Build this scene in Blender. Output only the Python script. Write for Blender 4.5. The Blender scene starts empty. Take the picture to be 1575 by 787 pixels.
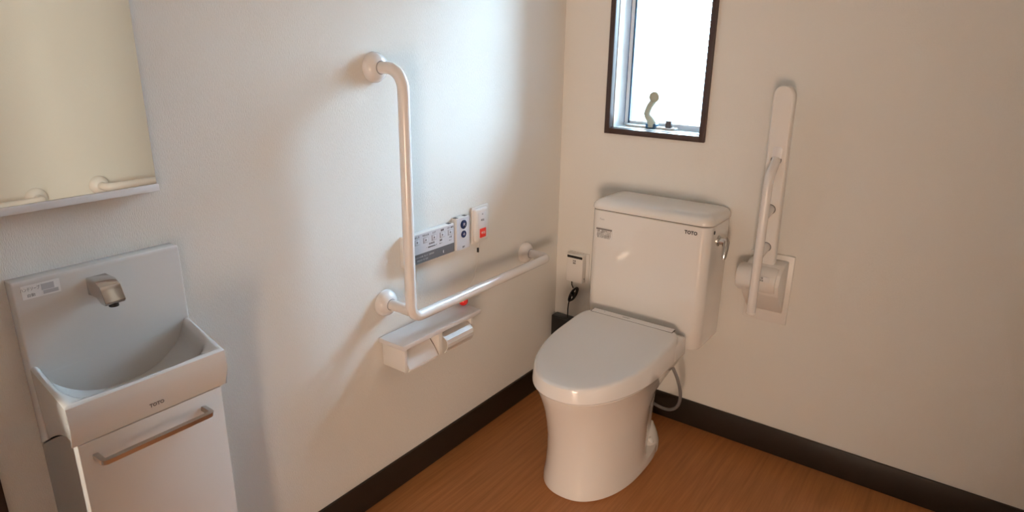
import bpy, bmesh, math, random
from mathutils import Vector, Matrix
S = bpy.context.scene
COL = S.collection
random.seed(4)

# ------------------------------------------------------------------ camera
cam_d = bpy.data.cameras.new('camera'); cam = bpy.data.objects.new('camera', cam_d); COL.objects.link(cam)
ya, pi_, ro = 0.6248, 0.3101, 0.0150
ca, sa, cb, sb = math.cos(ya), math.sin(ya), math.cos(pi_), math.sin(pi_)
fwd = Vector((-sa*cb, ca*cb, -sb)); right = Vector((ca, sa, 0)); up = right.cross(fwd)
r2 = math.cos(ro)*right + math.sin(ro)*up; u2 = -math.sin(ro)*right + math.cos(ro)*up
M = Matrix.Identity(4)
for i in range(3): M[i][0] = r2[i]; M[i][1] = u2[i]; M[i][2] = -fwd[i]
M.translation = Vector((1.4153, -2.2933, 1.45))
cam.matrix_world = M
cam_d.sensor_width = 36; cam_d.lens = 1014.08/1575*36; cam_d.shift_y = -5.4/1575; cam_d.clip_start = .02
S.camera = cam

# ------------------------------------------------------------------ light
W = bpy.data.worlds.new('sky'); S.world = W; W.use_nodes = True
bg = W.node_tree.nodes['Background']; bg.inputs[0].default_value = (.50, .75, 1.0, 1); bg.inputs[1].default_value = 38.0
# overcast sky: brightest overhead, a dimmer ground below the horizon
wn = W.node_tree.nodes; wl = W.node_tree.links
tcw = wn.new('ShaderNodeTexCoord'); spw = wn.new('ShaderNodeSeparateXYZ'); rw = wn.new('ShaderNodeValToRGB')
wl.new(tcw.outputs['Generated'], spw.inputs[0]); mr = wn.new('ShaderNodeMapRange'); mr.inputs['From Min'].default_value = -1
wl.new(spw.outputs['Z'], mr.inputs['Value']); wl.new(mr.outputs[0], rw.inputs[0])
rw.color_ramp.elements[0].position = 0; rw.color_ramp.elements[0].color = (.16, .19, .22, 1)
rw.color_ramp.elements[1].position = 1; rw.color_ramp.elements[1].color = (1.6, 2.3, 3.0, 1)
for p_, c_ in ((.47, (.18, .22, .26, 1)), (.52, (.60, .82, 1.0, 1)), (.75, (1.12, 1.6, 2.05, 1))):
    e_ = rw.color_ramp.elements.new(p_); e_.color = c_
wl.new(rw.outputs[0], bg.inputs[0])
L = bpy.data.lights.new('hall_daylight', 'AREA'); L.shape = 'RECTANGLE'; L.size = .8; L.size_y = .75
L.energy = 74; L.color = (1.0, .745, .555)
lo = bpy.data.objects.new('hall_daylight', L); COL.objects.link(lo)
lo.location = (2.1, -3.9, .55)
lo.rotation_euler = (Vector((.4, -.9, .75)) - lo.location).to_track_quat('-Z', 'Y').to_euler()
L2 = bpy.data.lights.new('corridor_daylight', 'AREA'); L2.shape = 'RECTANGLE'; L2.size = .28; L2.size_y = .9
L2.energy = 72; L2.color = (1.0, .95, .82)
l2 = bpy.data.objects.new('corridor_daylight', L2); COL.objects.link(l2)
l2.location = (-.95, -2.75, 1.25)
l2.rotation_euler = (Vector((1.85, -1.2, 1.1)) - l2.location).to_track_quat('-Z', 'Y').to_euler()
S.view_settings.view_transform = 'Standard'; S.view_settings.look = 'None'; S.view_settings.gamma = 1
S.view_settings.use_curve_mapping = False
S.view_settings.exposure = 0.0

# ------------------------------------------------------------------ materials
def mat(name, col, rough=.5, metal=0, coat=0, spec=.5, bump=None, mottle=0):
    m = bpy.data.materials.new(name); m.use_nodes = True
    nt = m.node_tree; b = nt.nodes['Principled BSDF']
    b.inputs['Base Color'].default_value = (*col, 1); b.inputs['Roughness'].default_value = rough
    b.inputs['Metallic'].default_value = metal; b.inputs['Coat Weight'].default_value = coat
    b.inputs['Coat Roughness'].default_value = .06; b.inputs['Specular IOR Level'].default_value = spec
    tc = nt.nodes.new('ShaderNodeTexCoord')
    if mottle:
        n = nt.nodes.new('ShaderNodeTexNoise'); n.inputs['Scale'].default_value = 9; n.inputs['Detail'].default_value = 4
        nt.links.new(tc.outputs['Object'], n.inputs['Vector'])
        mx = nt.nodes.new('ShaderNodeMixRGB'); mx.inputs[1].default_value = (*[c*(1-mottle) for c in col], 1)
        mx.inputs[2].default_value = (*[min(1, c*(1+mottle)) for c in col], 1)
        nt.links.new(n.outputs['Fac'], mx.inputs[0]); nt.links.new(mx.outputs[0], b.inputs['Base Color'])
    if bump:
        sx, sy, sz, dist = bump
        mp = nt.nodes.new('ShaderNodeMapping'); mp.inputs['Scale'].default_value = (sx, sy, sz)
        n = nt.nodes.new('ShaderNodeTexNoise'); n.inputs['Scale'].default_value = 1; n.inputs['Detail'].default_value = 3
        n.inputs['Roughness'].default_value = .6
        bp = nt.nodes.new('ShaderNodeBump'); bp.inputs['Distance'].default_value = dist; bp.inputs['Strength'].default_value = 1
        nt.links.new(tc.outputs['Object'], mp.inputs[0]); nt.links.new(mp.outputs[0], n.inputs['Vector'])
        nt.links.new(n.outputs['Fac'], bp.inputs['Height']); nt.links.new(bp.outputs[0], b.inputs['Normal'])
    return m

M_wall = mat('wallpaper', (.80, .78, .735), .85, spec=.10, bump=(620, 620, 110, .0011))
M_ceil = mat('ceiling_paper', (.80, .78, .74), .8, spec=.2, bump=(250, 250, 250, .0004))
M_base = mat('dark_skirting', (.020, .0125, .008), .45, mottle=.15)
M_frame = mat('dark_brown_frame', (.050, .026, .020), .42, mottle=.15)
M_jamb = mat('white_jamb_board', (.80, .84, .86), .35, bump=(900, 200, 4, .0004))
M_alu = mat('alu_sky_tinted', (.045, .11, .20), .35, .3)  # blue cast of the window light is put into the metal colour
M_aluw = mat('pale_sash', (.7, .74, .78), .4)
M_cer = mat('ceramic', (.80, .775, .74), .10, coat=.5, mottle=.006)
M_cerb = mat('basin_ceramic_dimmed', (.68, .66, .64), .10, coat=.5, mottle=.006)  # toilet ceramic made greyer: the basin's shading is put into its colour
M_lid = mat('lid_plastic', (.80, .79, .78), .16, coat=.35, mottle=.006)
M_bar = mat('white_coated_bar', (.80, .765, .74), .22, coat=.3, mottle=.01)
M_pla = mat('white_plastic', (.80, .77, .73), .32, mottle=.01)
M_plag = mat('shelf_plastic', (.76, .74, .74), .3, coat=.2, mottle=.01)
M_remote = mat('remote_face', (.62, .62, .66), .35, mottle=.01)
M_rdark = mat('remote_dark_panel', (.13, .13, .14), .35, mottle=.03)
M_grey = mat('grey_plastic', (.45, .45, .47), .4)
M_blue = mat('navy_button', (.012, .025, .085), .25, coat=.3)
M_red = mat('red_button', (.85, .045, .03), .35)
M_redball = mat('red_ball', (.8, .03, .03), .25, coat=.3)
M_black = mat('black_plastic', (.012, .011, .011), .4)
M_ink = mat('black_print', (.02, .02, .025), .5)
M_inkg = mat('grey_print', (.2, .19, .19), .5)
M_inkw = mat('white_print', (.85, .85, .85), .5)
M_paper = mat('sticker_paper', (.78, .77, .76), .5)
M_chrome = mat('chrome', (.62, .61, .60), .12, 1)
M_satin = mat('satin_steel', (.50, .47, .44), .3, 1)
M_hose = mat('grey_hose', (.25, .24, .24), .4, .4, bump=(900, 900, 900, .0006))
M_handle = mat('pale_olive_handle', (.42, .43, .33), .4)
M_cab = mat('cabinet_white_dimmed', (.66, .61, .57), .3, mottle=.01)  # white lowered so the dim light under the basin sits in the colour
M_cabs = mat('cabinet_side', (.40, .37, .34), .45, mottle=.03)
M_gap = mat('dark_gap', (.03, .025, .022), .8)
M_mirror = mat('mirror_glass', (.95, .96, .90), .015, 1)

def floor_mat():
    m = mat('wood_vinyl_floor', (.40, .20, .09), .38, spec=.35); nt = m.node_tree; b = nt.nodes['Principled BSDF']
    tc = nt.nodes.new('ShaderNodeTexCoord'); mp = nt.nodes.new('ShaderNodeMapping'); mp.inputs['Scale'].default_value = (70, 3.0, 1)
    n = nt.nodes.new('ShaderNodeTexNoise'); n.inputs['Scale'].default_value = 1.0; n.inputs['Detail'].default_value = 6; n.inputs['Roughness'].default_value = .65
    n2 = nt.nodes.new('ShaderNodeTexNoise'); n2.inputs['Scale'].default_value = 2.0
    cr = nt.nodes.new('ShaderNodeValToRGB')
    cr.color_ramp.elements[0].position = .25; cr.color_ramp.elements[0].color = (.38, .140, .042, 1)
    cr.color_ramp.elements[1].position = .75; cr.color_ramp.elements[1].color = (.62, .250, .082, 1)
    mx = nt.nodes.new('ShaderNodeMixRGB'); mx.blend_type = 'MULTIPLY'; mx.inputs[0].default_value = .25
    nt.links.new(tc.outputs['Object'], mp.inputs[0]); nt.links.new(mp.outputs[0], n.inputs['Vector'])
    nt.links.new(tc.outputs['Object'], n2.inputs['Vector'])
    nt.links.new(n.outputs['Fac'], cr.inputs[0]); nt.links.new(cr.outputs[0], mx.inputs[1]); nt.links.new(n2.outputs['Fac'], mx.inputs[2])
    nt.links.new(mx.outputs[0], b.inputs['Base Color'])
    return m
M_floor = floor_mat()
def glass_mat():
    m = bpy.data.materials.new('window_glass'); m.use_nodes = True; nt = m.node_tree; nt.nodes.clear()
    o = nt.nodes.new('ShaderNodeOutputMaterial'); t = nt.nodes.new('ShaderNodeBsdfTransparent'); g = nt.nodes.new('ShaderNodeBsdfGlossy')
    t.inputs[0].default_value = (.94, .97, .98, 1); g.inputs['Roughness'].default_value = .05
    f = nt.nodes.new('ShaderNodeFresnel'); f.inputs[0].default_value = 1.45
    mx = nt.nodes.new('ShaderNodeMixShader')
    nt.links.new(f.outputs[0], mx.inputs[0]); nt.links.new(t.outputs[0], mx.inputs[1]); nt.links.new(g.outputs[0], mx.inputs[2])
    nt.links.new(mx.outputs[0], o.inputs[0]); return m
M_glass = glass_mat()

# ------------------------------------------------------------------ helpers
def obj(name, bm, m, parent=None, kind=None, ang=35):
    me = bpy.data.meshes.new(name)
    bmesh.ops.recalc_face_normals(bm, faces=bm.faces)
    bm.to_mesh(me); bm.free()
    for p in me.polygons: p.use_smooth = True
    me.set_sharp_from_angle(angle=math.radians(ang))
    me.materials.append(m)
    o = bpy.data.objects.new(name, me); COL.objects.link(o)
    if parent:
        o.parent = parent
        rt = parent
        off = Vector((0, 0, 0))
        while rt is not None: off += rt.location; rt = rt.parent
        me.transform(Matrix.Translation(-off))
    if kind: o['kind'] = kind
    return o
def thing(name, label, cat, loc, group=None):
    o = bpy.data.objects.new(name, None); COL.objects.link(o); o.location = loc; o.empty_display_size = .05
    o['label'] = label; o['category'] = cat
    if group: o['group'] = group
    return o
def box(bm, x0, x1, y0, y1, z0, z1, bev=0, seg=2):
    t = bmesh.new(); bmesh.ops.create_cube(t, size=1)
    for v in t.verts: v.co = Vector((x0+(v.co.x+.5)*(x1-x0), y0+(v.co.y+.5)*(y1-y0), z0+(v.co.z+.5)*(z1-z0)))
    if bev: bmesh.ops.bevel(t, geom=list(t.edges), offset=bev, segments=seg, affect='EDGES', profile=.5)
    join(bm, t)
def join(bm, t):
    vs = {v: bm.verts.new(v.co) for v in t.verts}
    for f in t.faces:
        try: bm.faces.new([vs[v] for v in f.verts])
        except ValueError: pass
    t.free()
def B(*a, bev=0, seg=2):
    bm = bmesh.new(); box(bm, *a, bev=bev, seg=seg); return bm
def loft(rings, cap0=True, cap1=True, bm=None):
    bm = bm or bmesh.new(); R = [[bm.verts.new(p) for p in r] for r in rings]; n = len(rings[0])
    for a, b in zip(R, R[1:]):
        for i in range(n): bm.faces.new((a[i], a[(i+1) % n], b[(i+1) % n], b[i]))
    if cap0: bm.faces.new(R[0][::-1])
    if cap1: bm.faces.new(R[-1])
    return bm
def prism(pts, axis, a, b, bev=0, seg=2):
    bm = bmesh.new()
    def P(u, v, w): return {'x': (w, u, v), 'y': (u, w, v), 'z': (u, v, w)}[axis]
    loft([[P(u, v, a) for u, v in pts], [P(u, v, b) for u, v in pts]], bm=bm)
    if bev: bmesh.ops.bevel(bm, geom=list(bm.edges), offset=bev, segments=seg, affect='EDGES', profile=.5)
    return bm
def fillet(pts, r, n=8):
    pts = [Vector(p) for p in pts]; out = [pts[0]]
    for i in range(1, len(pts)-1):
        rr = r[i-1] if isinstance(r, (list, tuple)) else r
        a, p, b = pts[i-1], pts[i], pts[i+1]; d1 = (a-p).normalized(); d2 = (b-p).normalized()
        ang = d1.angle(d2); t = rr/math.tan(ang/2); c = p+(d1+d2).normalized()*(rr/math.sin(ang/2))
        s = p+d1*t-c; e = p+d2*t-c
        for k in range(n+1):
            w = s.angle(e); u = k/n
            out.append(c+(s*math.sin((1-u)*w)+e*math.sin(u*w))/math.sin(w) if w > 1e-3 else c+s)
    out.append(pts[-1]); return out
def tube(path, r, n=20, bm=None, caps=True):
    bm = bm or bmesh.new(); path = [Vector(p) for p in path]; rings = []
    rs = r if isinstance(r, (list, tuple)) else [r]*len(path)
    t = (path[1]-path[0]).normalized(); nrm = t.orthogonal().normalized()
    for i, p in enumerate(path):
        if i == 0: t2 = (path[1]-path[0]).normalized()
        elif i == len(path)-1: t2 = (path[-1]-path[-2]).normalized()
        else: t2 = ((path[i+1]-p).normalized()+(p-path[i-1]).normalized()).normalized()
        nrm = (nrm-t2*nrm.dot(t2)).normalized(); bi = t2.cross(nrm)
        rings.append([p+(nrm*math.cos(2*math.pi*k/n)+bi*math.sin(2*math.pi*k/n))*rs[i] for k in range(n)])
    loft(rings, caps, caps, bm); return bm
def lathe(c, axis, prof, n=32, bm=None):
    """prof: (distance along axis, radius)"""
    A = Vector(axis).normalized(); u = A.orthogonal().normalized(); v = A.cross(u); c = Vector(c)
    return loft([[c+A*d+(u*math.cos(2*math.pi*k/n)+v*math.sin(2*math.pi*k/n))*max(r, 1e-4) for k in range(n)] for d, r in prof], bm=bm)
def text(body, size, m, parent, face, pos, name='print', sx=1.0, depth=.0002, bold=0):
    """face 'x': on a plane facing +x, reading towards +y; 'y': facing -y, reading towards +x; 'z': up, reading +x"""
    c = bpy.data.curves.new('t', 'FONT'); c.body = body; c.size = size; c.align_x = 'CENTER'; c.align_y = 'CENTER'
    c.resolution_u = 2; c.extrude = depth; c.offset = bold
    o = bpy.data.objects.new('t', c); COL.objects.link(o)
    dg = bpy.context.evaluated_depsgraph_get(); me = bpy.data.meshes.new_from_object(o.evaluated_get(dg))
    bpy.data.objects.remove(o)
    R = {'x': Matrix(((0, 0, 1), (1, 0, 0), (0, 1, 0))), 'y': Matrix(((1, 0, 0), (0, 0, -1), (0, 1, 0))), 'z': Matrix.Identity(3)}[face].to_4x4()
    me.transform(Matrix.Translation(Vector(pos)) @ R @ Matrix.Diagonal((sx, 1, 1, 1)))
    bm = bmesh.new(); bm.from_mesh(me)
    return obj(name, bm, m, parent)

# ------------------------------------------------------------------ room shell
XR, YF, ZC = 1.85, -2.72, 2.4
def st(name, bm, m, parent=None): return obj(name, bm, m, parent, kind=None if parent else 'structure')
st('floor', B(-1.5, 3.1, -4.5, .16, -.08, 0), M_floor)
st('ceiling', B(-1.5, 3.1, -4.5, .16, ZC, ZC+.08), M_ceil)
# left wall
bm = bmesh.new()
box(bm, -.12, 0, -2.09, .16, 0, ZC); box(bm, -.12, 0, YF, -2.09, 2.02, ZC); box(bm, -.12, 0, -4.5, YF, 0, ZC)
st('wall_left', bm, M_wall)
bm = bmesh.new()
box(bm, -1.5, -1.4, -4.5, -1.3, 0, ZC); box(bm, -1.4, -.12, -1.4, -1.3, 0, ZC); box(bm, -1.4, -.12, -4.5, -4.4, 0, ZC)
st('wall_corridor', bm, M_wall)
wx0, wx1, wz0, wz1 = .219, .574, 1.139, 2.00     # clear opening inside the casing
bm = bmesh.new()
for a in ((0, wx0-.012, 0, ZC), (wx1+.012, XR+.1, 0, ZC), (wx0-.012, wx1+.012, 0, wz0-.012), (wx0-.012, wx1+.012, wz1+.012, ZC)):
    box(bm, a[0], a[1], 0, .16, a[2], a[3])
st('wall_back', bm, M_wall)
st('wall_right', B(XR, XR+.1, YF, 0, 0, ZC), M_wall)
# front wall with doorway behind the camera
bm = bmesh.new()
box(bm, 0, 1.17, YF-.1, YF, 0, ZC); box(bm, 1.17, 1.80, YF-.1, YF, 2.02, ZC); box(bm, 1.80, XR+.1, YF-.1, YF, 0, ZC)
st('wall_front', bm, M_wall)
bm = bmesh.new()
box(bm, XR+.1, 3.1, YF-.1, YF, 0, ZC); box(bm, 3.0, 3.1, -4.5, YF-.1, 0, ZC); box(bm, 0, 3.0, -4.5, -4.4, 0, ZC)
st('wall_hall', bm, M_wall)
d = st('door_1', B(1.16, 1.19, YF-.115, YF+.012, 0, 2.05), M_frame)
obj('casing', B(1.785, 1.82, YF-.115, YF+.012, 0, 2.05), M_frame, d); obj('lintel', B(1.19, 1.785, YF-.115, YF+.012, 2.005, 2.05), M_frame, d)
st('beam_baffle', B(-.045, -.010, -2.72, -2.27, 0, 2.02, bev=.002), M_frame)  # unseen leaf added to narrow the beam of the corridor light
# dark casing on the left wall beside the basin
st('trim_1', B(0, .012, -2.09, -2.0, 0, 2.05, bev=.002), M_frame)
hb = .107
st('baseboard_left', B(0, .009, -2.0, 0, 0, hb, bev=.0015), M_base)
st('baseboard_back', B(.009, XR, -.009, 0, 0, hb, bev=.0015), M_base)
st('baseboard_right', B(XR-.009, XR, YF, -.009, 0, hb, bev=.0015), M_base)

# ------------------------------------------------------------------ window
w = st('window_1', B(wx0-.012, wx1+.012, .1, .14, wz0-.012, wz0+.012), M_aluw)       # sash sill rail
cw = .021
for nm, a in (('casing', (wx0-cw, wx0, wz0-cw, wz1+cw)), ('casing', (wx1, wx1+cw, wz0-cw, wz1+cw)),
              ('casing', (wx0, wx1, wz0-cw, wz0)), ('casing', (wx0, wx1, wz1, wz1+cw))):
    obj(nm, B(a[0], a[1], -.012, .02, a[2], a[3], bev=.0015), M_frame, w)
t_ = .012
for a in ((wx0-t_, wx0+.002, wz0, wz1), (wx1-.002, wx1+t_, wz0, wz1)):
    obj('jamb', B(a[0], a[1], .02, .15, a[2], a[3]), M_jamb, w)
obj('sill', B(wx0, wx1, .02, .1, wz0-t_, wz0+.002), M_jamb, w)
obj('jamb_head', B(wx0, wx1, .02, .15, wz1-.002, wz1+t_), M_jamb, w)
for a in ((wx0+.006, wx0+.03), (wx1-.018, wx1-.002)):
    obj('stile', B(a[0], a[1], .098, .13, wz0+.012, wz1), M_alu, w)
    obj('stile_bead', B(a[0]+.005, a[1]-.007, .094, .098, wz0+.012, wz1), M_aluw, w)
obj('rail', B(wx0+.03, wx1-.018, .1, .13, wz0+.012, wz0+.022), M_aluw, w)
obj('rail', B(wx0+.03, wx1-.018, .1, .13, wz1-.03, wz1), M_alu, w)
obj('pane', B(wx0+.028, wx1-.016, .112, .116, wz0+.02, wz1-.02), M_glass, w)
# operator rail with crank handle
op = obj('operator_rail', B(wx0+.03, .455, .062, .09, wz0+.002, wz0+.011, bev=.002), M_pla, w)
h = obj('crank_handle', tube(
    [(.357, .072, wz0+.010), (.3565, .070, wz0+.022), (.350, .066, wz0+.036), (.341, .060, wz0+.050), (.3405, .056, wz0+.060), (.346, .053, wz0+.075), (.354, .050, wz0+.090), (.366, .047, wz0+.105), (.373, .046, wz0+.116)],
    [.019, .018, .015, .0125, .012, .012, .0115, .0115, .011], 14), M_handle, w)
obj('knob', lathe((.372, .030, wz0+.121), (0, 1, 0), [(0, .009), (.002, .015), (.007, .0195), (.017, .0195), (.024, .015), (.026, .009)], 24), M_handle, h)
obj('crank_base', B(.336, .378, .056, .088, wz0+.002, wz0+.022, bev=.004), M_alu, w)
obj('stopper', B(.414, .436, .062, .082, wz0+.009, wz0+.036, bev=.002), M_frame, w)
# ground and pale neighbour wall seen only as light through the glass are the sky itself

# ------------------------------------------------------------------ L-shaped grab bar
BX, BY, RB = .115, -.998, .0165
g = thing('grab_bar', 'white L-shaped grab bar with a tall vertical arm, left of the toilet', 'grab bar', (0, BY, .66))
dome = [(0, .039), (.004, .0415), (.012, .041), (.022, .036), (.030, .027), (.033, .020)]
pts = [(.028, BY, 1.376), (BX, BY, 1.376), (BX, BY, .657), (BX, -.252, .657), (.028, -.252, .657)]
obj('rail', tube(fillet(pts, [.055, .042, .03], 10), RB, 24), M_bar, g)
obj('stub', tube([(.028, BY, .682), (BX, BY, .682)], RB, 24), M_bar, g)
for y, z in ((BY, 1.376), (BY, .682), (-.252, .657)):
    f = obj('flange', lathe((0, y, z), (1, 0, 0), dome, 40), M_bar, g)
    obj('collar', lathe((.030, y, z), (1, 0, 0), [(0, .0186), (.004, .0180)], 28), M_inkg, f)

# ------------------------------------------------------------------ rails on the right wall (seen in the mirror)
def short_rail(y0, y1, z, label):
    r = thing('grab_rail', label, 'grab bar', (XR, (y0+y1)/2, z))
    obj('rail', tube(fillet([(XR-.028, y0, z), (XR-.085, y0, z), (XR-.085, y1, z), (XR-.028, y1, z)], .03, 8), .017, 20), M_bar, r)
    for y in (y0, y1): obj('flange', lathe((XR, y, z), (-1, 0, 0), dome, 32), M_bar, r)
short_rail(-1.02, -.42, .806, 'white horizontal grab rail reflected at the right end of the mirror bottom')
short_rail(-1.86, -1.27, .792, 'white horizontal grab rail reflected at the left end of the mirror bottom')

# ------------------------------------------------------------------ remote, flush panel, call button
r = thing('toilet_remote', 'grey-white toilet remote panel with a row of square buttons beside the vertical bar', 'remote control', (0, -.81, .82))
y0, y1, z0, z1 = -.925, -.694, .773, .873
obj('body', B(0, .024, y0, y1, z0, z1, bev=.003), M_pla, r)
obj('face_panel', B(.024, .0252, y0+.003, y1-.003, z0+.034, z1-.002), M_remote, r)
obj('lower_panel', B(.024, .0252, y0+.003, y1-.003, z0+.003, z0+.034), M_rdark, r)
labs = ['止', 'おしり', 'やわらか', 'ビデ', '乾燥', 'パワー脱臭']
for i, yb in enumerate((-.908, -.872, -.833, -.794, -.755, -.716)):
    b = obj('button', B(.0252, .0258, yb-.0120, yb+.0120, .8375, .8565, bev=.0002), M_grey, r)
    obj('button_top', B(.0256, .0262, yb-.0092, yb+.0092, .8400, .8540, bev=.0002), M_remote, b)
    obj('print', B(.0261, .0264, yb-.0028, yb+.0028, .8442, .8498), M_inkg, b)
    text(labs[i], .0075 if i < 5 else .0062, M_ink, r, 'x', (.0254, yb, .8625))
for k, (yy, t) in enumerate(((-.905, '水勢'), (-.806, '洗浄位置'), (-.762, '温度'), (-.716, '入切'))):
    text(t, .0068, M_ink, r, 'x', (.0254, yy, .8305))
for yy, w_ in ((-.806, .034), (-.762, .014), (-.716, .012)):
    obj('button', B(.0252, .0262, yy-w_/2, yy+w_/2, .8185, .8225, bev=.0004), M_rdark if w_ > .02 else M_grey, r)
text('−', .008, M_ink, r, 'x', (.0254, -.829, .8205)); text('+', .008, M_ink, r, 'x', (.0254, -.784, .8205))
text('おまかせ節電  便ふた  温度調節', .0062, M_grey, r, 'x', (.0254, -.84, .796)); text('便器洗浄  音  設定', .0062, M_grey, r, 'x', (.0254, -.85, .785))
text('E', .012, M_inkw, r, 'x', (.0255, -.751, .788))
for yy in (-.708,): obj('top_slot', B(.006, .020, yy-.009, yy+.004, z1-.0005, z1+.0005), M_black, r)
obj('screw', lathe((.018, -.775, z0-.001), (0, 0, 1), [(0, .0025), (.002, .0025)], 10), M_black, r)

r = thing('flush_panel', 'narrow grey-white flush panel with two round navy buttons', 'remote control', (0, -.648, .82))
y0, y1, z0, z1 = -.684, -.614, .771, .884
obj('body', B(0, .024, y0, y1, z0, z1, bev=.003), M_pla, r)
obj('face_panel', B(.024, .0252, y0+.002, y1-.002, z0+.002, z1-.002), M_remote, r)
for zz, rr, t in ((.859, .0155, '大'), (.825, .0125, '小')):
    b = obj('button', lathe((.0250, -.648, zz), (1, 0, 0), [(0, rr), (.002, rr), (.003, rr*.9)], 28), M_blue, r)
    text(t, .012 if rr > .013 else .010, M_remote, b, 'x', (.0282, -.648, zz))
text('流す', .007, M_ink, r, 'x', (.0254, -.648, .780))
for yy in (-.675, -.629): obj('top_slot', B(.006, .020, yy-.007, yy+.007, z1-.0005, z1+.0005), M_black, r)
obj('screw', lathe((.018, -.668, z0-.001), (0, 0, 1), [(0, .0025), (.002, .0025)], 10), M_black, r)

r = thing('call_button', 'white emergency call button with red square and a pull cord, nearest the corner', 'call button', (0, -.54, .83))
obj('back_plate', B(0, .006, -.580, -.487, .768, .899, bev=.0025), M_pla, r)
obj('body', B(.004, .02, -.578, -.506, .777, .893, bev=.007, seg=3), M_pla, r)
obj('front_cover', B(.0195, .0215, -.562, -.519, .786, .880, bev=.0012), M_plag, r)
b = obj('press_button', B(.0212, .0245, -.556, -.523, .789, .822, bev=.0015), M_red, r)
text('呼出', .011, M_inkw, b, 'x', (.0247, -.5395, .8055))
text('呼出', .009, M_ink, r, 'x', (.0217, -.540, .851))
text('押', .006, M_inkg, r, 'x', (.0217, -.540, .872))
ballp = Vector((.040, -.670, .592))
cd = obj('pull_cord', tube([(.012, -.548, .779), (.014, -.557, .745), (.018, -.566, .70), (.030, -.60, .655), (ballp.x, ballp.y, ballp.z+.014)], .0009, 6), M_pla, r)
obj('cord_lock', B(.011, .017, -.560, -.554, .735, .752, bev=.001), M_black, r)
bm = bmesh.new(); bmesh.ops.create_uvsphere(bm, u_segments=24, v_segments=14, radius=.0165, matrix=Matrix.Translation(ballp))
obj('pull_ball', bm, M_redball, r)

# ------------------------------------------------------------------ double paper holder
hx0, hx1 = .105, 0
p = thing('paper_holder', 'white double toilet paper holder with a shelf on top, under the grab bar', 'paper holder', (0, -.84, .475))
obj('shelf', B(0, .108, -1.030, -.656, .558, .575, bev=.004), M_plag, p)
obj('back_panel', B(0, .008, -1.005, -.697, .478, .558), M_pla, p)
for a, b in ((-1.015, -1.003), (-.862, -.843), (-.701, -.690)):
    if a > -.87 and a < -.85: obj('divider', B(.002, .098, a, b, .478, .558, bev=.0015), M_pla, p)
    else: obj('side_panel', B(.002, .098, a, b, .478, .558, bev=.0015), M_pla, p)
M_gloss = mat('glossy_flap', (.80, .78, .76), .13, .22, coat=1)
def flap(ya, yb, prof, nm='paper_flap', m=None):
    bm = bmesh.new(); n = len(prof); th = .003
    outer = [Vector((x, 0, z)) for x, z in prof]
    inner = []
    for i in range(n):
        d = outer[min(i+1, n-1)]-outer[max(i-1, 0)]; nn = Vector((-d.z, 0, d.x)).normalized()
        if nn.x > 0: nn = -nn
        inner.append(outer[i]+nn*th)
    ring = outer+inner[::-1]
    loft([[Vector((q.x, y, q.z)) for q in ring] for y in (ya, yb)], bm=bm)
    return obj(nm, bm, m or M_bar, p, ang=6 if m else 25)
flap(-.999, -.869, [(.036, .556), (.048, .548), (.062, .534), (.080, .514), (.095, .494), (.1005, .484), (.1005, .478), (.096, .474)])
flap(-.839, -.707, [(.052, .554), (.075, .5455), (.100, .5345), (.1125, .5250), (.1165, .512), (.1155, .500), (.110, .487), (.103, .479)], m=M_gloss)

# ------------------------------------------------------------------ wall mirror
m_ = thing('wall_mirror', 'large frameless wall mirror with a slim pale bottom rail, above the basin', 'mirror', (0, -1.8, 1.15))
obj('mirror_back', B(0, .014, -2.10, -1.632, 1.156, 2.0), M_grey, m_)
obj('mirror_glass', B(.014, .020, -2.10, -1.632, 1.156, 2.0), M_mirror, m_)
obj('bottom_rail', B(0, .024, -2.10, -1.629, 1.141, 1.1555, bev=.0015), M_plag, m_)

# ------------------------------------------------------------------ wash basin
wb = thing('wash_basin', 'small white ceramic hand wash basin with a high splashback and chrome spout', 'wash basin', (0, -1.77, .78))
zr = .853
yl0, yr0, yl1, yr1 = -1.922, -1.614, -1.944, -1.656   # left/right at the wall, left/right at the front
xs, xf = .036, .245
def plan(u, x):                                       # u 0..1 from left to right
    t = max(0, min(1, (x-xs)/(xf-xs))); a = yl0+(yl1-yl0)*t; b = yr0+(yr1-yr0)*t
    return a+(b-a)*u
NU, NV = 56, 44
bm = bmesh.new(); grid = []
def rimz(u, v):
    # u across, v 0 at splash, 1 at front
    du = min(u, 1-u)*.30; dv = (1-v)*.20 if v > .5 else .1
    e = min(du, dv); edge = min(1, max(0, (e-.006)/.03)); edge = edge*edge*(3-2*edge)
    cx_ = (u-.5)/.5; cy_ = (v-.30)/.70 if v > .30 else (v-.30)/1.1
    rr = (abs(cx_)**2.4+abs(cy_)**2.4)**(1/2.4)
    bowl = max(0, 1-rr**2.6)
    depth = .010*edge+.090*bowl*min(1, edge*1.5)
    rnd = .003*max(0, 1-e/.006)**2
    return zr-depth-rnd
for j in range(NV+1):
    v = j/NV
    row = []
    for i in range(NU+1):
        u = i/NU
        x = xs+(xf-xs)*v
        z = rimz(u, v)
        row.append(bm.verts.new((x, plan(u, x), z)))
    grid.append(row)
for j in range(NV):
    for i in range(NU): bm.faces.new((grid[j][i], grid[j][i+1], grid[j+1][i+1], grid[j+1][i]))
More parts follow.
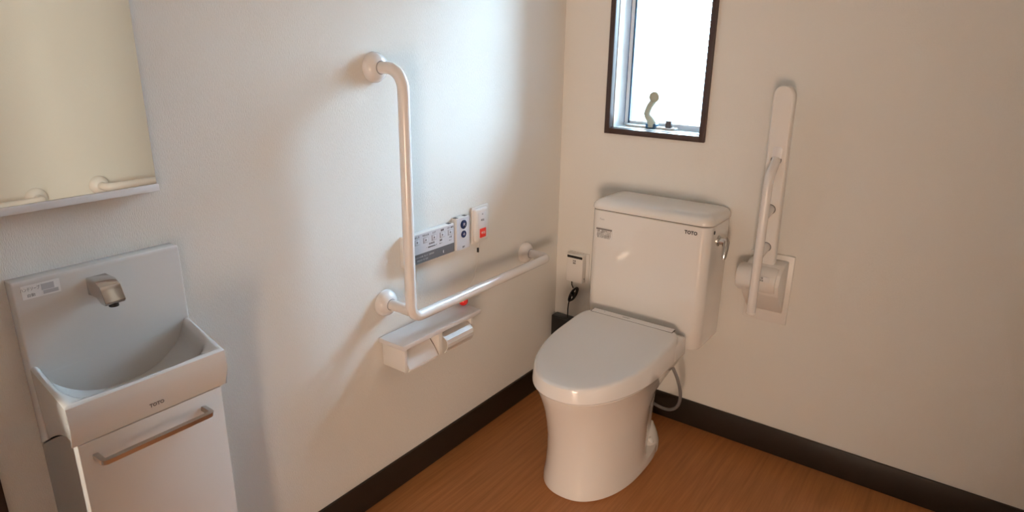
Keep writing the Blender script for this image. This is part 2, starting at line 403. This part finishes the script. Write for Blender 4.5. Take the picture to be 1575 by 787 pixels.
# outer skin: front apron, sides (profile drops to the wall) and bottom
zb = .774
def low(x): return zb-.10*(1-min(1, (x-0)/.20))**1.3
front = grid[-1]; fl = [bm.verts.new((xf-.006, v.co.y, zb)) for v in front]
fm = [bm.verts.new((xf+.004, v.co.y, zb+.04)) for v in front]
for i in range(NU):
    bm.faces.new((front[i], front[i+1], fm[i+1], fm[i])); bm.faces.new((fm[i], fm[i+1], fl[i+1], fl[i]))
def side(col, u, topf, botf):
    ys = plan(u, 0)
    prev = None; vs = [r_[col] for r_ in grid]
    bots = [bm.verts.new((min(v.co.x, xf-.006), v.co.y+(0.004 if u == 0 else -.004), low(v.co.x))) for v in vs[:-1]]+[botf]
    mids = [bm.verts.new((v.co.x, v.co.y, zb+.04)) for v in vs[:-1]]+[topf]
    for a in range(len(vs)-1):
        bm.faces.new((vs[a], vs[a+1], mids[a+1], mids[a])); bm.faces.new((mids[a], mids[a+1], bots[a+1], bots[a]))
    return mids, bots
mL, bL = side(0, 0, fm[0], fl[0]); mR, bR = side(NU, 1, fm[-1], fl[-1])
for a in range(len(bL)-1): bm.faces.new((bL[a], bL[a+1], bR[a+1], bR[a]))
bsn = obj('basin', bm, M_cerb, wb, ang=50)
# splashback slab, continuous with the basin sides
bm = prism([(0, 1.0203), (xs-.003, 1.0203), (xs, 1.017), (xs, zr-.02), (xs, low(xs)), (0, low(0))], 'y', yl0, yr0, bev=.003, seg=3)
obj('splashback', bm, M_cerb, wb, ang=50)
st_ = obj('care_sticker', B(xs+.0002, xs+.0008, -1.909, -1.846, .985, 1.011), M_paper, wb)
text('ハンドソープ', .0085, M_inkg, st_, 'x', (xs+.0009, -1.895, 1.003), sx=.62); text('自動', .007, M_inkg, st_, 'x', (xs+.0009, -1.895, .991))
obj('print_block', B(xs+.0008, xs+.0011, -1.877, -1.856, .996, 1.008), M_grey, st_)
obj('print_block', B(xs+.0008, xs+.0011, -1.875, -1.850, .988, .995), M_grey, st_)
text('TOTO', .0095, M_inkg, wb, 'x', (xf+.0035, -1.800, .797), name='maker_mark', bold=.0004)
fc = obj('faucet', prism([(xs-.002, .9985), (xs+.040, .9985), (xs+.058, .990), (xs+.072, .962), (xs+.067, .955), (xs+.050, .955), (xs+.036, .968), (xs-.002, .962)], 'y', -1.802, -1.764, bev=.0022), M_chrome, wb)
obj('spout_outlet', lathe((xs+.059, -1.783, .949), (0, 0, 1), [(0, .009), (.008, .009)], 16), M_black, fc)
obj('drain', lathe((.115, plan(.5, .115), .7635), (0, 0, 1), [(0, .018), (.003, .018), (.004, .015)], 20), M_chrome, wb)

cb_ = thing('vanity_cabinet', 'slim white cabinet under the wash basin with a long steel bar handle', 'cabinet', (0, -1.81, .1))
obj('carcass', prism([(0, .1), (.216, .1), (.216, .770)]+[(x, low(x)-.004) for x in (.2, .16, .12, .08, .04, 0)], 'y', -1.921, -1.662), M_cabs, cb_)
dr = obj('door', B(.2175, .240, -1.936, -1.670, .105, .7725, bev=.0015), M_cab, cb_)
hd = obj('handle', tube(fillet([(.239, -1.912, .742), (.272, -1.912, .742), (.272, -1.712, .742), (.239, -1.712, .742)], .006, 4), .0065, 4), M_satin, dr, ang=20)

# ------------------------------------------------------------------ toilet
TC = .493
tl = thing('toilet', 'white floor-standing toilet with closed lid and tank against the back wall', 'toilet', (TC, -.45, 0))
def egg(yf, yw, yb, hw, z, eb=4.0, ef=2.0, n=72, zf=None, cx=TC, ew=2.2):
    out = []
    for k in range(n):
        t = 2*math.pi*k/n; c, s = math.cos(t), math.sin(t)
        if s < 0:   # front
            x = hw*math.copysign(abs(c)**(2/ew), c); y = yw+(yw-yf)*-abs(s)**(2/ef)
        else:
            x = hw*math.copysign(abs(c)**(2/eb), c); y = yw+(yb-yw)*abs(s)**(2/eb)
        out.append(Vector((cx+x, y, zf(y) if zf else z)))
    return out
sec = [(-.686, -.42, -.16, .154, 0, .476), (-.692, -.42, -.16, .160, .006, .476), (-.690, -.42, -.16, .160, .022, .476), (-.688, -.42, -.16, .158, .034, .476), (-.686, -.42, -.16, .157, .042, .476), (-.682, -.42, -.15, .155, .07, .476),
       (-.679, -.42, -.14, .152, .13, .476), (-.684, -.42, -.13, .153, .19, .477), (-.700, -.42, -.12, .156, .25, .479), (-.722, -.43, -.11, .162, .31, .482),
       (-.746, -.45, -.10, .171, .36, .486), (-.764, -.45, -.10, .181, .395, .489), (-.768, -.45, -.10, .185, .405, .490), (-.764, -.45, -.105, .181, .4105, .490)]
def narrow(ring, z):
    k = 0 if z < .04 else (1 if z < .27 else max(0, 1-(z-.27)/.09))
    if z < .06: k = .0 if z < .04 else .9
    for p_ in ring:
        t = min(1, max(0, (p_.y+.40)/.13)); t = t*t*(3-2*t)
        p_.x = .482+(p_.x-.482)*(1-.23*t*k)
    return ring
rings = [narrow(egg(a, b, c, d_, z, eb=5.0 if z > .33 else 3.0, ef=2.15 if z < .3 else 2.05, cx=cx, ew=2.3), z) for a, b, c, d_, z, cx in sec]
obj('bowl', loft(rings), M_cer, tl)
# side mounting lugs with bolt caps
for s in (1, -1):
    bm = bmesh.new(); rr = []
    for z, xo, yl, yc in ((0, .142, .085, -.262), (.03, .140, .082, -.258), (.05, .128, .066, -.245), (.068, .114, .045, -.228), (.082, .100, .022, -.210)):
        rr.append([Vector((.480+s*(.085+(xo-.085)*max(0, math.cos(t))), yc+yl*math.sin(t), z)) for t in [2*math.pi*q/28 for q in range(28)]])
    lg = obj('mounting_lug', loft(rr, bm=bm), M_cer, tl)
    obj('bolt_cap', lathe((.480+s*.118, -.268, .046), (s*.6, -.25, .75), [(0, .0125), (.006, .0125), (.011, .009), (.013, .003)], 20), M_cer, lg)
def ztop(y): return .468+(y+.785)/(.53)*(.507-.468)
seat = [egg(-.758, -.45, -.26, .172, 0, 5, zf=lambda y: .4105), egg(-.758, -.45, -.26, .172, 0, 5, zf=lambda y: .4175)]
obj('seat', loft(seat), M_lid, tl)
def offz(o): return lambda y: ztop(y)+o
lidr = [egg(-.771, -.45, -.272, .183, 0, 5, zf=lambda y: .4160), egg(-.785, -.45, -.262, .193, 0, 6, zf=lambda y: .4170), egg(-.789, -.45, -.258, .196, 0, 6, zf=lambda y: .4220),
        egg(-.787, -.45, -.256, .192, 0, 6, zf=offz(-.010)), egg(-.785, -.45, -.257, .1895, 0, 6, zf=offz(-.004)), egg(-.780, -.45, -.260, .1855, 0, 6, zf=offz(-.0008)), egg(-.772, -.45, -.265, .179, 0, 6, zf=offz(.0008))]
for k in (.8, .5, .2): lidr.append(egg(-.45-.322*k, -.45, -.45+.185*k, .179*k, 0, 6, zf=offz(.001+.0025*(1-k))))
ld = obj('lid', loft(lidr), M_lid, tl)
bu = obj('washlet_body', prism([(-.225, .4115), (-.47, .4115), (-.50, .425), (-.50, .45), (-.26, .485), (-.232, .478)], 'x', TC-.190, TC+.190, bev=.006, seg=3), M_lid, tl)
def zc(y): return ztop(y)+.0022
bm = bmesh.new(); x0, x1 = TC-.158, TC+.158
loft([[(x0, -.290, zc(-.29)-.004), (x1, -.290, zc(-.29)-.004), (x1, -.262, zc(-.262)-.004), (x0, -.262, zc(-.262)-.004)],
      [(x0, -.290, zc(-.29)), (x1, -.290, zc(-.29)), (x1, -.262, zc(-.262)), (x0, -.262, zc(-.262))]], bm=bm)
bmesh.ops.bevel(bm, geom=list(bm.edges), offset=.0006, segments=1, affect='EDGES')
hc = obj('hinge_cover', bm, M_lid, tl)
bm = bmesh.new()
for a, b, c, d_ in ((x0-.001, x1+.001, -.2915, -.2900), (x0-.0016, x0, -.2915, -.266), (x1, x1+.0022, -.2915, -.266)):
    q = [(a, c), (b, c), (b, d_), (a, d_)]
    loft([[(x, y, zc(y)-.004) for x, y in q], [(x, y, zc(y)-.0006) for x, y in q]], bm=bm)
obj('hinge_gap', bm, M_gap, hc)
def tilt_text(body, size, m, parent, x, y, name, sx=1):
    o = text(body, size, m, parent, 'z', (0, 0, 0), name, sx)
    root = Vector((0, 0, 0)); q = parent
    while q is not None: root += q.location; q = q.parent
    sl = math.atan2(.039, .53)
    o.data.transform(Matrix.Translation(root))
    o.data.transform(Matrix.Translation(Vector((x, y, zc(y)+.0002))-root) @ Matrix.Rotation(sl, 4, 'X'))
    return o
tilt_text('WASHLET', .008, M_inkg, hc, .469, -.274, 'maker_mark', .8)
tilt_text('●', .008, M_grey, hc, .382, -.272, 'sensor_window')

def rrect(x0, x1, y0, y1, z, rf=.035, rb=.012, n=8):
    pts = []
    for cx, cy, r, a0 in ((x1-rb, y1-rb, rb, 0), (x0+rb, y1-rb, rb, 90), (x0+rf, y0+rf, rf, 180), (x1-rf, y0+rf, rf, 270)):
        for k in range(n+1):
            a = math.radians(a0+90*k/n); pts.append(Vector((cx+r*math.cos(a), cy+r*math.sin(a), z)))
    return pts
tx0, tx1, ty0, ty1 = .270, .718, -.212, -.008
ins = lambda d, z, rf=.035: rrect(tx0+d, tx1-d, ty0+d, ty1-d*.3, z, rf, .012)
obj('tank', loft([ins(.016, .418, .03), ins(.004, .4215, .033), ins(0, .430), rrect(tx0-.001, tx1+.001, ty0-.002, ty1, .60), ins(0, .8665), ins(.003, .8690)]), M_cer, tl)
obj('tank_seam', loft([ins(.004, .866), ins(.004, .8735)]), M_gap, tl)
tlid = obj('tank_lid', loft([ins(.001, .8718), ins(-.003, .8728, .038), ins(-.004, .878, .038), ins(-.002, .888, .037), ins(.003, .896, .036), ins(.012, .9025, .036), ins(.026, .9065, .035), ins(.05, .9085, .03), ins(.085, .909, .01)]), M_cer, tl)
text('TOTO', .0165, M_ink, tl, 'y', (.655, ty0-.0012, .845), name='maker_mark', sx=.95, bold=.0007)
text('Pure', .010, M_grey, tl, 'y', (.318, ty0-.0012, .837), name='maker_mark')
sk = obj('warning_sticker', B(.296, .362, ty0-.0022, ty0-.0014, .765, .803), M_paper, tl)
obj('print_bar', B(.297, .361, ty0-.0025, ty0-.0021, .797, .8025), M_inkg, sk)
for i, t in enumerate(('お願い 便器洗浄のとき', 'ふたを閉めてください', '水がはねることがある', 'お手入れは中性洗剤で', '乾いた布で拭かない')):
    text(t, .0066, M_ink, sk, 'y', (.329, ty0-.0024, .7925-.006*i), sx=.88)
lv = obj('lever_boss', lathe((tx1, -.118, .808), (1, 0, 0), [(0, .019), (.004, .019), (.007, .014), (.026, .012), (.028, .009)], 24), M_chrome, tl)
obj('flush_lever', tube([(tx1+.022, -.112, .815), (tx1+.029, -.120, .806), (tx1+.032, -.132, .785), (tx1+.033, -.140, .762), (tx1+.033, -.143, .752)], [.011, .012, .011, .009, .006], 16), M_chrome, lv)
obj('side_plug', lathe((tx1+.0005, -.165, .846), (1, 0, 0), [(0, .0065), (.0015, .0065)], 16), M_black, tl)
# supply hose
hb_ = [Vector(v) for v in ((.575, -.21, .400), (.700, -.20, .300), (.705, -.15, .060), (.500, -.09, .105))]
obj('supply_hose', tube([hb_[0]*(1-t)**3+hb_[1]*3*t*(1-t)**2+hb_[2]*3*t*t*(1-t)+hb_[3]*t**3 for t in [i/28 for i in range(29)]], .0062, 14), M_hose, tl)

# ------------------------------------------------------------------ wall box, cord, power box
wbx = thing('outlet_box', 'small white wall box with a black slot, left of the tank', 'power outlet', (.115, 0, .55))
obj('back_plate', B(.072, .160, -.006, 0, .487, .615, bev=.002), M_pla, wbx)
bd = obj('body', B(.070, .147, -.036, -.004, .492, .612, bev=.003), M_pla, wbx)
obj('top_slot', B(.072, .145, -.0375, -.012, .596, .608, bev=.003), M_black, bd)
text('注意', .008, M_ink, bd, 'y', (.107, -.0364, .585)); text('通電', .007, M_ink, bd, 'y', (.107, -.0364, .575))
obj('side_screw', lathe((.147, -.02, .510), (1, 0, 0), [(0, .003), (.002, .003)], 10), M_grey, bd)
pc = thing('power_cable', 'black power cord bundled in a tied loop below the white wall box', 'cable', (.10, -.03, .42))
obj('lead', tube([(.092, -.024, .493), (.094, -.026, .475), (.103, -.028, .462)], .0028, 8), M_black, pc)
obj('lead', tube([(.088, -.03, .405), (.084, -.03, .385), (.082, -.03, .36), (.083, -.03, .322)], .0028, 8), M_black, pc)
bm = bmesh.new(); c0 = Vector((.106, -.030, .435)); ax = Vector((.45, 0, .89)).normalized(); px = Vector((.89, 0, -.45))
for k in range(5):
    o_ = Vector((0, -.008+.004*k, 0)); hw_ = .0095+.002*(k % 2); hl = .036-.002*(k % 3)
    ring = [c0+o_+ax*hl*math.sin(t)+px*hw_*math.cos(t) for t in [2*math.pi*q/24 for q in range(25)]]
    tube(ring, .003, 8, bm, caps=False)
obj('cord_bundle', bm, M_black, pc)
obj('tie', lathe(c0-ax*.004, ax, [(0, .0145), (.008, .0145)], 16), M_black, pc)
px_ = thing('power_box', 'black power adapter box low in the corner behind the toilet', 'power adapter', (.05, 0, .2))
obj('case', B(.010, .100, -.045, 0, .19, .322, bev=.004), M_black, px_)
obj('case_lid', B(.014, .096, -.048, -.044, .195, .316, bev=.002), M_black, px_)

# ------------------------------------------------------------------ folded-up armrest on the back wall
ar = thing('armrest', 'white fold-up toilet armrest stored upright on its wall mount', 'armrest', (.87, 0, .64))
obj('wall_plate', B(.802, .951, -.010, 0, .515, .766, bev=.002), M_pla, ar)
obj('mount_housing', prism([(-.010, .555), (-.055, .60), (-.105, .645), (-.118, .685), (-.105, .722), (-.06, .745), (-.010, .748)], 'x', .812, .935, bev=.004), M_pla, ar)
obj('pivot_drum', lathe((.787, -.078, .690), (1, 0, 0), [(0, .030), (.004, .042), (.012, .047), (.120, .047), (.135, .045)], 40), M_pla, ar)
# arm board
def lean(z): return -.045-.045*(z-.7)/.63
bm = bmesh.new(); rr = []
zs = [.64, .8, .95, 1.1, 1.24, 1.296]+[1.296+.033*math.sin(math.radians(a)) for a in (15, 30, 45, 60, 75, 88)]
for z in zs:
    k = 1 if z <= 1.296 else math.sqrt(max(.003, 1-((z-1.296)/.0332)**2)); hw_ = .0325*(.25+.75*k) if z > 1.296 else .0325
    yb = lean(z); cx = .866; q = []
    for c_x, c_y, a0 in ((hw_-.008, .008, 0), (-hw_+.008, .008, 90), (-hw_+.008, -.010, 180), (hw_-.008, -.010, 270)):
        for j in range(5):
            a = math.radians(a0+22.5*j); rr_ = min(.008, hw_)
            q.append(Vector((cx+c_x+rr_*math.cos(a), yb+c_y+rr_*math.sin(a), z)))
    rr.append(q)
ab = obj('arm_board', loft(rr, bm=bm), M_pla, ar)
def fr(z): return lean(z)-.018
obj('joint_cover', prism([(.852, 1.105), (.852, 1.136), (.857, 1.142), (.877, 1.142), (.882, 1.136), (.882, 1.105)], 'y', fr(1.12)-.003, fr(1.12)+.004, bev=.001), M_plag, ab)
gx, gy = .866, -.150
grip = fillet([(gx, gy, .590), (gx, gy, 1.045), (gx, fr(1.10)+.002, 1.10)], .07, 10)
gr = obj('grip_tube', tube(grip, .0145, 20), M_bar, ar)
obj('grip_end_cap', lathe((gx, gy, .583), (0, 0, 1), [(0, .012), (.003, .0152), (.010, .0152)], 20), M_pla, gr)
for z in (.935, .803):
    po = obj('post', tube([(gx, gy, z-.012), (gx, fr(z)+.002, z)], .0145, 20), M_bar, ar)
    obj('post_collar', lathe((gx, fr(z)+.001, z), (0, -1, 0), [(0, .0172), (.0028, .0168)], 24), M_inkg, po)
obj('post_collar', lathe((gx, fr(1.10)+.001, 1.10), (0, -1, 0), [(0, .0172), (.0028, .0168)], 24), M_inkg, gr)
stk = obj('info_sticker', B(.868, .905, -.1262, -.1248, .697, .715), M_paper, ar)
text('注意', .008, M_ink, stk, 'y', (.877, -.1264, .709)); text('耐荷重', .006, M_ink, stk, 'y', (.877, -.1264, .701))
